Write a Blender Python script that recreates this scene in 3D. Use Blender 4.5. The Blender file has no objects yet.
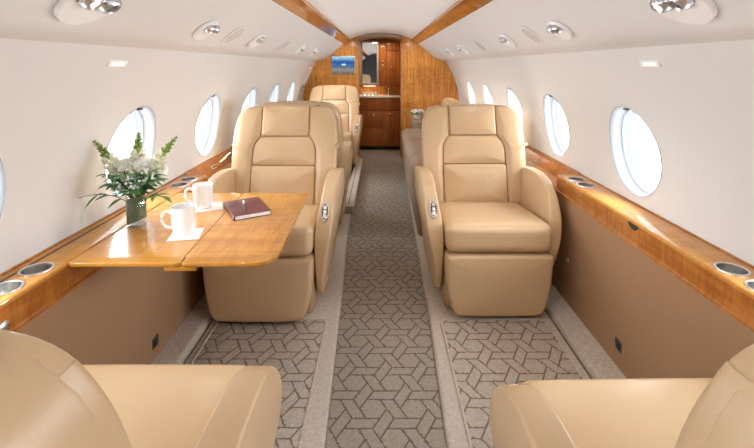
import bpy, bmesh, math, random
from mathutils import Vector, Matrix
random.seed(7)
sc = bpy.context.scene
COL = sc.collection
PI = math.pi
R = math.radians

# ------------------------------------------------------------------ materials
def new_mat(name):
    m = bpy.data.materials.new(name); m.use_nodes = True
    nt = m.node_tree
    b = nt.nodes['Principled BSDF']
    return m, nt, b

class NX:
    """tiny helper to chain shader nodes"""
    def __init__(s, nt): s.nt = nt
    def node(s, t, **kw):
        n = s.nt.nodes.new(t)
        for k, v in kw.items(): setattr(n, k, v)
        return n
    def link(s, a, b): s.nt.links.new(a, b)
    def m(s, op, a, b=None, c=None):
        n = s.node('ShaderNodeMath', operation=op)
        for i, v in enumerate((a, b, c)):
            if v is None: continue
            if isinstance(v, (int, float)): n.inputs[i].default_value = v
            else: s.link(v, n.inputs[i])
        return n.outputs[0]
    def coords(s, scale=(1, 1, 1), rot=(0, 0, 0), kind='Object'):
        tc = s.node('ShaderNodeTexCoord'); mp = s.node('ShaderNodeMapping')
        mp.inputs['Scale'].default_value = scale; mp.inputs['Rotation'].default_value = rot
        s.link(tc.outputs[kind], mp.inputs['Vector']); return mp.outputs[0]
    def noise(s, vec, scale, detail=3, rough=.5, dist=0):
        n = s.node('ShaderNodeTexNoise')
        n.inputs['Scale'].default_value = scale; n.inputs['Detail'].default_value = detail
        n.inputs['Roughness'].default_value = rough; n.inputs['Distortion'].default_value = dist
        if vec is not None: s.link(vec, n.inputs['Vector'])
        return n.outputs['Fac']
    def ramp(s, fac, stops):
        n = s.node('ShaderNodeValToRGB'); e = n.color_ramp.elements
        while len(e) < len(stops): e.new(.5)
        for el, (p, c) in zip(e, stops):
            el.position = p; el.color = (*c, 1)
        s.link(fac, n.inputs[0]); return n.outputs[0]
    def mix(s, fac, a, b, mode='MIX'):
        n = s.node('ShaderNodeMix', data_type='RGBA', blend_type=mode)
        for sock, v in ((n.inputs['Factor'], fac), (n.inputs['A'], a), (n.inputs['B'], b)):
            pass
        def put(sock, v):
            if isinstance(v, (int, float)): sock.default_value = v
            elif isinstance(v, tuple): sock.default_value = (*v, 1)
            else: s.link(v, sock)
        put(n.inputs[0], fac); put(n.inputs[6], a); put(n.inputs[7], b)
        return n.outputs[2]
    def bump(s, h, strength, dist=.002):
        n = s.node('ShaderNodeBump'); n.inputs['Strength'].default_value = strength
        n.inputs['Distance'].default_value = dist
        s.link(h, n.inputs['Height']); return n.outputs[0]

def plain(name, col, rough=.5, metal=0, coat=0, spec=.5, emit=None):
    m, nt, b = new_mat(name)
    b.inputs['Base Color'].default_value = (*col, 1)
    b.inputs['Roughness'].default_value = rough
    b.inputs['Metallic'].default_value = metal
    b.inputs['Coat Weight'].default_value = coat
    b.inputs['Coat Roughness'].default_value = .04
    b.inputs['Specular IOR Level'].default_value = spec
    if emit:
        b.inputs['Emission Color'].default_value = (*emit[0], 1); b.inputs['Emission Strength'].default_value = emit[1]
    return m

def leather(name, col, rough=.4, grain=380, bump=.12):
    m, nt, b = new_mat(name); x = NX(nt)
    v = x.coords()
    n1 = x.noise(v, 6, 3)
    c = x.mix(n1, tuple(k * .93 for k in col), tuple(min(1, k * 1.06) for k in col))
    x.link(c, b.inputs['Base Color'])
    n2 = x.noise(v, grain, 2)
    n3 = x.noise(v, 14, 2)
    h = x.m('ADD', n2, x.m('MULTIPLY', n3, 3.0))
    x.link(x.bump(h, bump, .002), b.inputs['Normal'])
    b.inputs['Roughness'].default_value = rough
    b.inputs['Specular IOR Level'].default_value = .45
    return m

def wood(name, light, dark, along='Y', gloss=.035, coat=.8, ripple=.35, stripes=26, fine=70):
    """veneer: fibres run along one axis, with a cross ripple (figure)"""
    m, nt, b = new_mat(name); x = NX(nt)
    f = {'X': (.06, 1, 1), 'Y': (1, .06, 1), 'Z': (1, 1, .06)}[along]
    v = x.coords(scale=f)
    g1 = x.noise(v, stripes, 4, .55, .35)
    g2 = x.noise(v, fine, 4, .6, .2)
    r = {'X': (1, .18, .18), 'Y': (.18, 1, .18), 'Z': (.3, .3, 1)}[along]
    v2 = x.coords(scale=r)
    rp = x.noise(v2, 55, 2, .5, .6)
    rp2 = x.noise(v2, 6, 2)
    a = x.m('ADD', x.m('MULTIPLY', g1, .55), x.m('MULTIPLY', g2, .30))
    rr = x.m('MULTIPLY', x.m('MULTIPLY', rp, rp2), ripple * 1.6)
    a = x.m('SUBTRACT', x.m('ADD', a, .16), rr)
    mid = tuple((p + q) / 2 for p, q in zip(light, dark))
    c = x.ramp(a, [(.26, dark), (.46, mid), (.64, light)])
    x.link(c, b.inputs['Base Color'])
    b.inputs['Roughness'].default_value = gloss + .32
    b.inputs['Coat Weight'].default_value = coat
    b.inputs['Coat Roughness'].default_value = gloss
    b.inputs['Specular IOR Level'].default_value = .15
    return m

def carpet(name, base, line=None, s=.12, lw=.035, off=(0, 0), rot=0):
    m, nt, b = new_mat(name); x = NX(nt)
    v = x.coords(rot=(0, 0, rot))
    n1 = x.noise(v, 260, 2, .7)
    n2 = x.noise(v, 60, 3)
    sp = x.m('ADD', x.m('MULTIPLY', n1, .7), x.m('MULTIPLY', n2, .3))
    c = x.ramp(sp, [(.30, tuple(k * .62 for k in base)), (.72, tuple(min(1, k * 1.32) for k in base))])
    if line:
        sx = x.node('ShaderNodeSeparateXYZ'); x.link(v, sx.inputs[0])
        jit = x.m('MULTIPLY', x.m('SUBTRACT', x.noise(v, 120, 1), .5), .010)
        X = x.m('ADD', x.m('ADD', sx.outputs[0], off[0]), jit)
        Y = x.m('ADD', x.m('ADD', sx.outputs[1], off[1]), jit)
        ns = [x.m('MULTIPLY', Y, 1 / s),
              x.m('ADD', x.m('MULTIPLY', X, -.866 / s), x.m('MULTIPLY', Y, -.5 / s)),
              x.m('ADD', x.m('ADD', x.m('MULTIPLY', X, .866 / s), x.m('MULTIPLY', Y, -.5 / s)), .5)]
        h = 1 / 6
        d = [x.m('ABSOLUTE', x.m('SUBTRACT', x.m('FRACT', x.m('ADD', n, 50.5)), .5)) for n in ns]
        edge = [x.m('LESS_THAN', x.m('ABSOLUTE', x.m('SUBTRACT', q, h)), lw) for q in d]
        out = [x.m('GREATER_THAN', q, h - .004) for q in d]
        ls = [x.m('MULTIPLY', edge[0], out[2]), x.m('MULTIPLY', edge[1], out[0]), x.m('MULTIPLY', edge[2], out[1])]
        mask = x.m('MAXIMUM', x.m('MAXIMUM', ls[0], ls[1]), ls[2])
        lc = x.ramp(sp, [(.30, tuple(k * .7 for k in line)), (.72, tuple(k * 1.3 for k in line))])
        c = x.mix(x.m('MULTIPLY', mask, .88), c, lc)
        hgt = x.m('SUBTRACT', sp, x.m('MULTIPLY', mask, 1.2))
    else:
        hgt = sp
    x.link(c, b.inputs['Base Color'])
    x.link(x.bump(hgt, .5, .004), b.inputs['Normal'])
    b.inputs['Roughness'].default_value = .95
    b.inputs['Specular IOR Level'].default_value = .1
    return m

def thin_glass(name, tint=(1, 1, 1), refl=.06):
    m, nt, b = new_mat(name); x = NX(nt)
    nt.nodes.remove(b)
    t = x.node('ShaderNodeBsdfTransparent'); t.inputs[0].default_value = (*tint, 1)
    g = x.node('ShaderNodeBsdfGlossy'); g.inputs['Roughness'].default_value = .02
    lw = x.node('ShaderNodeLayerWeight'); lw.inputs[0].default_value = .25
    mx = x.node('ShaderNodeMixShader')
    x.link(x.m('ADD', x.m('MULTIPLY', lw.outputs['Facing'], .25), refl), mx.inputs[0])
    x.link(t.outputs[0], mx.inputs[1]); x.link(g.outputs[0], mx.inputs[2])
    x.link(mx.outputs[0], nt.nodes['Material Output'].inputs[0])
    return m

M = {}
M['leather'] = leather('tan_leather', (.60, .42, .24), .30)
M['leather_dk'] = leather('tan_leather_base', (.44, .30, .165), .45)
M['side_leather'] = leather('brown_side_leather', (.37, .215, .112), .5, 500, .06)
M['suede'] = leather('taupe_fabric', (.30, .215, .14), .7, 600, .2)
M['shell'] = plain('cream_shell', (.745, .74, .72), .55, spec=.3)
M['psu'] = plain('cream_overhead', (.75, .745, .725), .5, spec=.3)
M['ceil'] = plain('cream_ceiling', (.90, .88, .85), .6, spec=.3)
M['white'] = plain('white_plastic', (.90, .89, .875), .3)
M['reveal'] = plain('window_reveal', (.26, .27, .28), .35)
M['disc'] = plain('speaker_cloth', (.62, .58, .52), .8)
M['chrome'] = plain('chrome', (.78, .76, .73), .16, 1)
M['nozzle'] = plain('grey_nozzle', (.55, .56, .58), .32, 1)
M['steel'] = plain('brushed_steel', (.78, .76, .73), .3, 1)
M['dark'] = plain('black_plastic', (.02, .02, .022), .35)
M['darkmetal'] = plain('dark_metal', (.16, .15, .14), .3, .8)
M['groove'] = plain('dark_groove', (.05, .028, .015), .7)
M['veneer'] = wood('honey_veneer', (.70, .33, .06), (.40, .15, .02), 'Y')
M['veneer_x'] = wood('honey_veneer_cross', (.60, .29, .048), (.38, .15, .018), 'X')
M['veneer_face'] = wood('honey_veneer_face', (.66, .27, .055), (.34, .105, .014), 'Y', ripple=.6)
M['table_top'] = wood('table_veneer', (.74, .37, .062), (.44, .17, .02), 'X', gloss=.03, coat=1, ripple=.5, stripes=22)
M['panel'] = wood('bulkhead_veneer', (.82, .385, .095), (.34, .115, .018), 'Z', gloss=.15, coat=.25, ripple=.3, stripes=48, fine=110)
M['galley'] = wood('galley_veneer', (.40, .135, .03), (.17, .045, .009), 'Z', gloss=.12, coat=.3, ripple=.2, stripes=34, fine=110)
M['stone'] = plain('white_counter', (.78, .74, .68), .25)
M['frame'] = plain('taupe_frame', (.42, .35, .28), .4)
M['mirror'] = plain('mirror_glass', (.82, .82, .82), .02, 1)
M['china'] = plain('white_china', (.86, .86, .85), .12, coat=.5)
M['paper'] = plain('white_paper', (.88, .87, .85), .7)
M['book'] = leather('burgundy_cover', (.14, .03, .03), .35, 700, .1)
M['glass'] = thin_glass('clear_glass', (.96, .98, .97), .07)
M['pane'] = thin_glass('window_pane', (.98, .99, 1), .03)
M['water'] = plain('green_stems', (.03, .12, .05), .5)
def petal_mat(name, col, tr):
    m, nt, b = new_mat(name); x = NX(nt)
    n = x.noise(x.coords(), 60, 3)
    c = x.mix(n, tuple(k * .9 for k in col), tuple(min(.95, k * 1.06) for k in col))
    x.link(c, b.inputs['Base Color']); b.inputs['Roughness'].default_value = .5
    t = x.node('ShaderNodeBsdfTranslucent'); x.link(c, t.inputs[0])
    mx = x.node('ShaderNodeMixShader'); mx.inputs[0].default_value = tr
    x.link(b.outputs[0], mx.inputs[1]); x.link(t.outputs[0], mx.inputs[2]); x.link(mx.outputs[0], nt.nodes['Material Output'].inputs[0])
    return m
M['green'] = petal_mat('leaf_green', (.10, .25, .075), .3)
M['green_lt'] = petal_mat('bud_green', (.30, .42, .10), .3)
M['petal'] = petal_mat('white_petal', (.9, .9, .86), .45)
M['petal_y'] = petal_mat('cream_petal', (.9, .89, .76), .45)
M['floor'] = carpet('base_carpet', (.46, .40, .335))
M['border'] = carpet('border_carpet', (.54, .475, .40))
M['aisle'] = carpet('aisle_carpet', (.325, .28, .232), (.125, .09, .066), s=.128, lw=.024)
M['mat'] = carpet('inset_carpet', (.48, .42, .35), (.165, .12, .09), s=.128, lw=.024, off=(.03, .02))
M['recess'] = plain('grey_recess', (.22, .205, .19), .5)
M['track'] = plain('track_brown', (.13, .10, .08), .7)
M['rear'] = plain('rear_divider', (.055, .055, .06), .6)
M['lamp'] = plain('lamp_lens', (.9, .88, .82), .3, emit=((1, .86, .66), 6))
M['lamp_soft'] = plain('indicator_lens', (.9, .88, .82), .3, emit=((1, .93, .84), .6))

# TV picture: sky, hills, lake, jetty
def tv_mat():
    m, nt, b = new_mat('tv_picture'); x = NX(nt)
    tc = x.node('ShaderNodeTexCoord'); sp = x.node('ShaderNodeSeparateXYZ'); x.link(tc.outputs['Generated'], sp.inputs[0])
    v = x.coords(scale=(4, 1, 5), kind='Generated')
    n = x.noise(v, 2.6, 6, .6)
    z = x.m('ADD', sp.outputs[2], x.m('MULTIPLY', x.m('SUBTRACT', n, .5), .55))
    c = x.ramp(z, [(0, (.16, .15, .15)), (.26, (.40, .37, .35)), (.36, (.12, .16, .20)), (.52, (.02, .22, .62)),
                   (.66, (.015, .09, .33)), (.78, (.10, .34, .72)), (.93, (.55, .80, .95))])
    px = x.m('ABSOLUTE', x.m('SUBTRACT', sp.outputs[0], .52)); pz = x.m('ABSOLUTE', x.m('SUBTRACT', sp.outputs[2], .52))
    boat = x.m('MULTIPLY', x.m('LESS_THAN', px, .09), x.m('LESS_THAN', pz, .05))
    c = x.mix(boat, c, (.9, .95, 1))
    b.inputs['Base Color'].default_value = (.01, .01, .012, 1); x.link(c, b.inputs['Emission Color'])
    b.inputs['Emission Strength'].default_value = .6; b.inputs['Roughness'].default_value = .3; b.inputs['Specular IOR Level'].default_value = .1
    return m
M['tv'] = tv_mat()

# ------------------------------------------------------------------ mesh helpers
class MB:
    def __init__(s): s.v = []; s.f = []
    def add(s, vs, fs, mat=None):
        o = len(s.v)
        for p in vs:
            p = Vector(p)
            s.v.append(tuple(mat @ p) if mat is not None else tuple(p))
        s.f += [tuple(i + o for i in f) for f in fs]
        return s
    def box(s, x0, x1, y0, y1, z0, z1, bev=0, seg=2, mat=None):
        if bev <= 0:
            vs = [(x, y, z) for z in (z0, z1) for y in (y0, y1) for x in (x0, x1)]
            fs = [(0, 2, 3, 1), (4, 5, 7, 6), (0, 1, 5, 4), (2, 6, 7, 3), (0, 4, 6, 2), (1, 3, 7, 5)]
            return s.add(vs, fs, mat)
        return s.rbox(((x0 + x1) / 2, (y0 + y1) / 2, (z0 + z1) / 2), ((x1 - x0) / 2, (y1 - y0) / 2, (z1 - z0) / 2), bev, n=3, e=seg, mat=mat)
    def rbox(s, c, h, r, bulge=(0, 0, 0), n=6, e=4, mat=None, warp=None):
        """rounded box with optional pillow bulge per axis"""
        r = min(r, min(h) * .999)
        def samples(H):
            inner = H - r
            a = [-H + r * (1 - math.cos(PI / 2 * i / e)) * .999 for i in range(e)]
            b = [-inner + 2 * inner * i / n for i in range(n + 1)]
            return a + b + [-q for q in reversed(a)]
        S = [samples(q) for q in h]
        idx = {}; vs = []; fs = []
        def vert(P):
            k = tuple(round(q, 6) for q in P)
            if k in idx: return idx[k]
            cl = [max(-(h[i] - r), min(h[i] - r, P[i])) for i in range(3)]
            # project to rounded surface
            d = [P[i] - cl[i] for i in range(3)]
            # equal-angle spread
            L = math.sqrt(sum(q * q for q in d)) or 1
            Q = [cl[i] + d[i] / L * r for i in range(3)]
            for ax in range(3):
                if bulge[ax] and abs(P[ax]) > h[ax] - 1e-6:
                    u, w = [(P[i] / h[i]) for i in range(3) if i != ax]
                    Q[ax] += math.copysign(bulge[ax] * (1 - u ** 4) * (1 - w ** 4), P[ax])
            Q = [Q[i] + c[i] for i in range(3)]
            if warp: Q = warp(*Q)
            idx[k] = len(vs); vs.append(tuple(Q)); return idx[k]
        for ax in range(3):
            o = [i for i in range(3) if i != ax]
            for sg in (-1, 1):
                A, B = S[o[0]], S[o[1]]
                for i in range(len(A) - 1):
                    for j in range(len(B) - 1):
                        q = []
                        for (a, b2) in ((i, j), (i + 1, j), (i + 1, j + 1), (i, j + 1)):
                            P = [0, 0, 0]; P[ax] = sg * h[ax]; P[o[0]] = A[a]; P[o[1]] = B[b2]
                            q.append(vert(P))
                        flip = (sg > 0) == (ax == 1)
                        fs.append(tuple(reversed(q)) if flip else tuple(q))
        return s.add(vs, fs, mat)
    def lathe(s, prof, seg=32, c=(0, 0, 0), sx=1, sy=1, mat=None, cap=True):
        vs = []; fs = []; n = len(prof)
        for k in range(seg):
            a = 2 * PI * k / seg
            for r, z in prof: vs.append((c[0] + r * math.cos(a) * sx, c[1] + r * math.sin(a) * sy, c[2] + z))
        for k in range(seg):
            k2 = (k + 1) % seg
            for i in range(n - 1): fs.append((k * n + i, k2 * n + i, k2 * n + i + 1, k * n + i + 1))
        if cap:
            if prof[0][0] > 1e-5: fs.append(tuple(k * n for k in reversed(range(seg))))
            if prof[-1][0] > 1e-5: fs.append(tuple(k * n + n - 1 for k in range(seg)))
        return s.add(vs, fs, mat)
    def tube(s, pts, r, seg=8, mat=None, closed=False):
        pts = [Vector(p) for p in pts]; vs = []; fs = []; N = len(pts)
        rs = r if isinstance(r, (list, tuple)) else [r] * N
        for i, p in enumerate(pts):
            a = pts[(i - 1) % N] if closed else pts[max(0, i - 1)]
            b = pts[(i + 1) % N] if closed else pts[min(N - 1, i + 1)]
            t = (b - a).normalized()
            u = t.cross(Vector((0, 0, 1)));
            if u.length < .05: u = t.cross(Vector((1, 0, 0)))
            u.normalize(); w = t.cross(u)
            for k in range(seg):
                an = 2 * PI * k / seg
                vs.append(p + (u * math.cos(an) + w * math.sin(an)) * rs[i])
        for i in range(N if closed else N - 1):
            j = (i + 1) % N
            for k in range(seg):
                k2 = (k + 1) % seg
                fs.append((i * seg + k, i * seg + k2, j * seg + k2, j * seg + k))
        if not closed:
            fs.append(tuple(reversed(range(seg)))); fs.append(tuple((N - 1) * seg + k for k in range(seg)))
        return s.add(vs, fs, mat)
    def sheet(s, rows):
        """rows of equal-length point lists -> quad sheet"""
        n = len(rows[0]); vs = [p for r in rows for p in r]
        fs = [(i * n + j, i * n + j + 1, (i + 1) * n + j + 1, (i + 1) * n + j) for i in range(len(rows) - 1) for j in range(n - 1)]
        return s.add(vs, fs)
    def pad(s, outline, d0, d1, r, bulge=0, bulge_back=0, fn=lambda a, b, d: (a, d, b), steps=5, rings=6, r_back=None):
        """padded panel: outline (a,b) counter-clockwise; depth from d0 (back) to d1 (front), rounded rims; fn maps (a,b,depth)"""
        P = [Vector((a, b)) for a, b in outline]; N = len(P)
        nrm = []
        for i in range(N):
            t = (P[(i + 1) % N] - P[i - 1]).normalized(); nrm.append(Vector((t.y, -t.x)))
        cen = sum(P, Vector((0, 0))) / N
        sg = 1 if d1 > d0 else -1
        rb = r if r_back is None else r_back
        loops = []
        def inset(k): return [P[i] - nrm[i] * k for i in range(N)]
        def rim(rr, dd, dirn):
            L = []
            for q in range(steps + 1):
                a = PI / 2 * q / steps
                L.append((inset(rr * (1 - math.sin(a))), dd + dirn * rr * (1 - math.cos(a))))
            return L
        back = rim(rb, d0, sg); front = rim(r, d1, -sg)
        allb = []
        base = inset(rb)
        for k in range(1, rings):
            t = k / rings
            allb.append(([cen.lerp(p, t) for p in base], d0 - sg * bulge_back * (1 - t ** 3)))
        seq = allb + back + list(reversed(front))
        base = inset(r)
        for k in range(rings - 1, 0, -1):
            t = k / rings
            seq.append(([cen.lerp(p, t) for p in base], d1 + sg * bulge * (1 - t ** 3)))
        vs = [fn(cen.x, cen.y, d0 - sg * bulge_back)]; fs = []
        for pts, d in seq: vs += [fn(p.x, p.y, d) for p in pts]
        vs.append(fn(cen.x, cen.y, d1 + sg * bulge)); last = len(vs) - 1
        L = len(seq)
        for i in range(N): fs.append((0, 1 + (i + 1) % N, 1 + i))
        for l in range(L - 1):
            for i in range(N):
                j = (i + 1) % N
                fs.append((1 + l * N + i, 1 + l * N + j, 1 + (l + 1) * N + j, 1 + (l + 1) * N + i))
        for i in range(N): fs.append((1 + (L - 1) * N + i, 1 + (L - 1) * N + (i + 1) % N, last))
        return s.add(vs, fs)
    def build(s, name, mat, parent=None, smooth=True, angle=40, loc=None, flip=None):
        me = bpy.data.meshes.new(name); me.from_pydata(s.v, [], s.f)
        bm = bmesh.new(); bm.from_mesh(me)
        bmesh.ops.remove_doubles(bm, verts=bm.verts, dist=1e-6)
        bmesh.ops.recalc_face_normals(bm, faces=bm.faces)
        bm.to_mesh(me); bm.free()
        if smooth:
            me.polygons.foreach_set('use_smooth', [True] * len(me.polygons))
            try: me.set_sharp_from_angle(angle=R(angle))
            except Exception: pass
        me.materials.append(mat)
        o = bpy.data.objects.new(name, me); COL.objects.link(o)
        if parent: o.parent = parent
        if loc: o.location = loc
        return o

def tag(o, label=None, cat=None, group=None, kind=None):
    if label: o['label'] = label
    if cat: o['category'] = cat
    if group: o['group'] = group
    if kind: o['kind'] = kind
    return o
def thing(name, label, cat, loc=(0, 0, 0), rotz=0, group=None):
    o = bpy.data.objects.new(name, None); COL.objects.link(o)
    o.empty_display_size = .05
    o.location = loc; o.rotation_euler = (0, 0, rotz)
    return tag(o, label, cat, group)
def struct(o, label=None):
    o['kind'] = 'structure'
    if label: o['label'] = label
    return o
def copy_tree(o, parent=None):
    c = o.copy(); COL.objects.link(c)
    if parent: c.parent = parent; c.matrix_parent_inverse = o.matrix_parent_inverse.copy()
    for ch in list(o.children): copy_tree(ch, c)
    return c
def smooth_poly(pts, k=3, closed=True):
    """Chaikin corner cutting"""
    for _ in range(k):
        out = []; n = len(pts)
        rng = range(n) if closed else range(n - 1)
        if not closed: out.append(pts[0])
        for i in rng:
            a, b = pts[i], pts[(i + 1) % n]
            out.append((a[0] * .75 + b[0] * .25, a[1] * .75 + b[1] * .25)); out.append((a[0] * .25 + b[0] * .75, a[1] * .25 + b[1] * .75))
        if not closed: out.append(pts[-1])
        pts = out
    return pts
def resample(pts, n):
    P = [Vector(p) for p in pts]; N = len(P)
    L = [0]
    for i in range(N): L.append(L[-1] + (P[(i + 1) % N] - P[i]).length)
    out = []; k = 0
    for i in range(n):
        t = L[-1] * i / n
        while L[k + 1] < t: k += 1
        f = (t - L[k]) / max(1e-9, L[k + 1] - L[k]); q = P[k].lerp(P[(k + 1) % N], f); out.append((q.x, q.y))
    return out
def rrect(x0, x1, z0, z1, r, n=5):
    rs = r if isinstance(r, (list, tuple)) else [r] * 4   # bl, br, tr, tl
    out = []
    for (cx, cz, a0, q) in ((x0 + rs[0], z0 + rs[0], 180, rs[0]), (x1 - rs[1], z0 + rs[1], 270, rs[1]), (x1 - rs[2], z1 - rs[2], 0, rs[2]), (x0 + rs[3], z1 - rs[3], 90, rs[3])):
        for i in range(n + 1):
            a = R(a0 + 90 * i / n); out.append((cx + q * math.cos(a), cz + q * math.sin(a)))
    return out

def corner(P, rad, n=6):
    out = []
    for i, (p, r) in enumerate(zip(P, rad)):
        if r <= 0: out.append(p); continue
        a, c = Vector(P[i - 1]), Vector(P[(i + 1) % len(P)]); p = Vector(p)
        u = (a - p).normalized() * r; v = (c - p).normalized() * r
        for k in range(n + 1):
            s_ = k / n; q = (p + u) * (1 - s_) ** 2 + p * 2 * s_ * (1 - s_) + (p + v) * s_ * s_; out.append((q.x, q.y))
    return out

# ------------------------------------------------------------------ cabin shell
Y0, Y1 = -2.2, 5.80          # cabin, rear to forward bulkhead
YG = 6.70                    # end of the galley
SIDE = [(1.055, .55), (1.057, .70), (1.047, .85), (1.018, .98), (.968, 1.11), (.868, 1.283)]
def side_x(z):
    for (xa, za), (xb, zb) in zip(SIDE, SIDE[1:]):
        if z <= zb or zb == SIDE[-1][1]:
            i = SIDE.index((xa, za)); p0 = SIDE[max(0, i - 1)]; p3 = SIDE[min(len(SIDE) - 1, i + 2)]
            t = (z - za) / (zb - za)
            ma = (xb - p0[0]) / (zb - p0[1]) * (zb - za); mb = (p3[0] - xa) / (p3[1] - za) * (zb - za)
            h = t * t
            return (2 * t ** 3 - 3 * h + 1) * xa + (t ** 3 - 2 * h + t) * ma + (-2 * t ** 3 + 3 * h) * xb + (t ** 3 - h) * mb
WIN_Y = [-1.39, -.60, .19, .98, 1.77, 2.56, 3.35, 4.14, 4.93]
WZ, WA, WB = .866, .176, .185      # window centre height, half length, half height
ZB, ZT = .55, 1.283
NA = 64
def rect_pt(a, y0, y1, z0, z1, cy, cz):
    c, s_ = math.cos(a), math.sin(a)
    ts = []
    if abs(c) > 1e-9: ts.append(((y1 if c > 0 else y0) - cy) / c)
    if abs(s_) > 1e-9: ts.append(((z1 if s_ > 0 else z0) - cz) / s_)
    t = min(ts); return cy + c * t, cz + s_ * t
for side, sg in (('left', -1), ('right', 1)):
    b = MB()
    edges = [Y0] + [(a + c) / 2 for a, c in zip(WIN_Y, WIN_Y[1:])] + [5.33]
    for cy, ya, yb in zip(WIN_Y, edges, edges[1:]):
        angs = [2 * PI * i / NA for i in range(NA)]
        for (py, pz) in ((ya, ZB), (yb, ZB), (ya, ZT), (yb, ZT)):
            angs.append(math.atan2(pz - WZ, py - cy) % (2 * PI))
        angs = sorted(set(round(a, 6) for a in angs)); rows = []
        for k in range(9):
            t = (k / 8) ** 1.3; row = []
            for a in angs + angs[:1]:
                ey, ez = cy + WA * math.cos(a), WZ + WB * math.sin(a)
                ry, rz = rect_pt(a, ya, yb, ZB, ZT, cy, WZ)
                y = ey + (ry - ey) * t; z = ez + (rz - ez) * t
                row.append((sg * side_x(z), y, z))
            rows.append(row)
        b.sheet(rows)
    zs = [ZB + (ZT - ZB) * i / 16 for i in range(17)]
    b.sheet([[(sg * side_x(z), y, z) for z in zs] for y in (5.33, YG)])
    struct(b.build('wall_' + side, M['shell'], angle=60), 'cream curved cabin side wall with oval windows')
    # lower leather side panel
    b = MB(); b.box(*sorted((sg * .93, sg * 1.0)), Y0, YG, -.02, .556)
    struct(b.build('wall_' + side + '_lower', M['side_leather']), 'brown leather lower side panel')
    # overhead panel
    prof = [(.868, 1.2828), (.858, 1.2868), (.845, 1.291), (.785, 1.302), (.745, 1.316), (.70, 1.345), (.63, 1.402), (.57, 1.452), (.525, 1.490), (.49, 1.515)]
    b = MB(); b.sheet([[(sg * p, y, z) for p, z in prof] for y in (Y0, Y1)])
    struct(b.build('ceiling_' + side, M['psu'], angle=60), 'cream sloping overhead panel')
    # wood strip between overhead panel and ceiling
    b = MB(); b.sheet([[(sg * p, y, z) for p, z in ((.49, 1.535), (.494, 1.512), (.46, 1.532), (.418, 1.560), (.414, 1.58))] for y in (Y0, Y1)])
    struct(b.build('trim_' + ('1' if sg < 0 else '2'), M['veneer_face'], angle=30), 'glossy wood strip along the ceiling')
prof = [(-.43, 1.572), (-.36, 1.602), (-.25, 1.638), (-.12, 1.659), (0, 1.665), (.12, 1.659), (.25, 1.638), (.36, 1.602), (.43, 1.572)]
b = MB(); b.sheet([[(p, y, z) for p, z in prof] for y in (Y0, YG)])
struct(b.build('ceiling', M['ceil'], angle=60), 'cream arched ceiling')
for yc in (1.45, 1.95):        # flush ceiling hatches (faint seams)
    b = MB(); b.tube([(-.10, yc - .09, 1.6607), (.13, yc - .09, 1.6585), (.13, yc + .09, 1.6585), (-.10, yc + .09, 1.6607)], .0018, 6, closed=True)
    struct(b.build('trim_hatch', M['psu']), 'faint seam of a flush ceiling hatch')
# floor: aisle level, raised side platforms
b = MB(); b.box(-1.0, 1.0, Y0, YG, -.06, -.02); struct(b.build('floor', M['floor']), 'carpeted floor')
def aisle_half(sg, y):
    a = [(-2.2, .18), (1.3, .19 if sg < 0 else .205), (2.2, .215 if sg < 0 else .233), (3.0, .245), (5.6, .295), (6.7, .30)]
    for (ya, xa), (yb, xb) in zip(a, a[1:]):
        if y <= yb: return xa + (xb - xa) * (y - ya) / (yb - ya)
    return a[-1][1]
ys = [-2.2, -1, 0, .6, 1.0, 1.3, 1.6, 1.9, 2.2, 2.5, 3, 3.5, 4, 4.8, 5.6, 5.78]
for side, sg in (('left', -1), ('right', 1)):
    b = MB(); rows = []
    for y in ys:
        x0 = aisle_half(sg, y)
        rows.append([(sg * q, y, z) for q, z in ((x0, -.02), (x0 + .002, -.008), (x0 + .008, -.002), (x0 + .016, 0), (.94, 0))])
    b.sheet(rows)
    struct(b.build('floor_' + side, M['border'], angle=50), 'raised beige carpet border beside the aisle')
    # riser along the side wall with the seat track groove
    b = MB(); rows = []
    for y in (Y0, 5.78):
        rows.append([(sg * q, y, z) for q, z in ((.822, 0), (.824, .018), (.832, .026), (.845, .028), (.94, .030))])
    b.sheet(rows); struct(b.build('baseboard_' + side, M['border'], angle=50), 'carpeted riser along the side wall')
    b = MB(); b.box(*sorted((sg * .811, sg * .8175)), Y0, 5.78, -.002, .004, .0015)
    struct(b.build('trim_track', M['track']), 'dark seat track groove')
b = MB(); b.sheet([[(-aisle_half(-1, y) + .002, y, -.016), (0, y, -.016), (aisle_half(1, y) - .002, y, -.016)] for y in ys + [6.3]])
o = b.build('aisle_carpet', M['aisle']); tag(o, 'long brown carpet runner with interlaced hexagon pattern down the aisle', 'carpet')
for sg, nm in ((-1, 'left'), (1, 'right')):
    t = thing('carpet_inset', 'patterned carpet panel let into the floor between the %s facing seats' % nm, 'carpet', (sg * .535, 1.495, 0), group='carpet panels')
    inner = .255 if sg < 0 else .225
    out = rrect(-.255, .245, -.495, .495, .035) if sg > 0 else rrect(-.25, .265, -.495, .495, .035)
    b = MB(); b.pad(out, -.004, .0035, .003, fn=lambda a, q, d: (a, q, d), rings=2, steps=2); b.build('pile', M['mat'], t)
    b = MB(); b.tube([(a, q, .002) for a, q in out], .006, 6, closed=True); b.build('welt', M['border'], t)
# low carpeted plinth on the aisle side further forward
t = thing('floor_plinth', 'low carpeted plinth along the left aisle edge beside the middle seats', 'plinth', (-.268, 4.4, 0))
b = MB(); b.rbox((0, 0, .033), (.043, .92, .033), .012, n=3); b.build('body', M['border'], t)
b = MB(); b.box(-.012, -.006, -.88, .88, .0655, .0672); b.build('slot', M['groove'], t)

# rear end wall (behind the viewpoint)
b = MB(); b.box(-1.08, 1.08, Y0 - .05, Y0, -.06, 1.70); struct(b.build('wall_rear', M['rear']))

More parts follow.
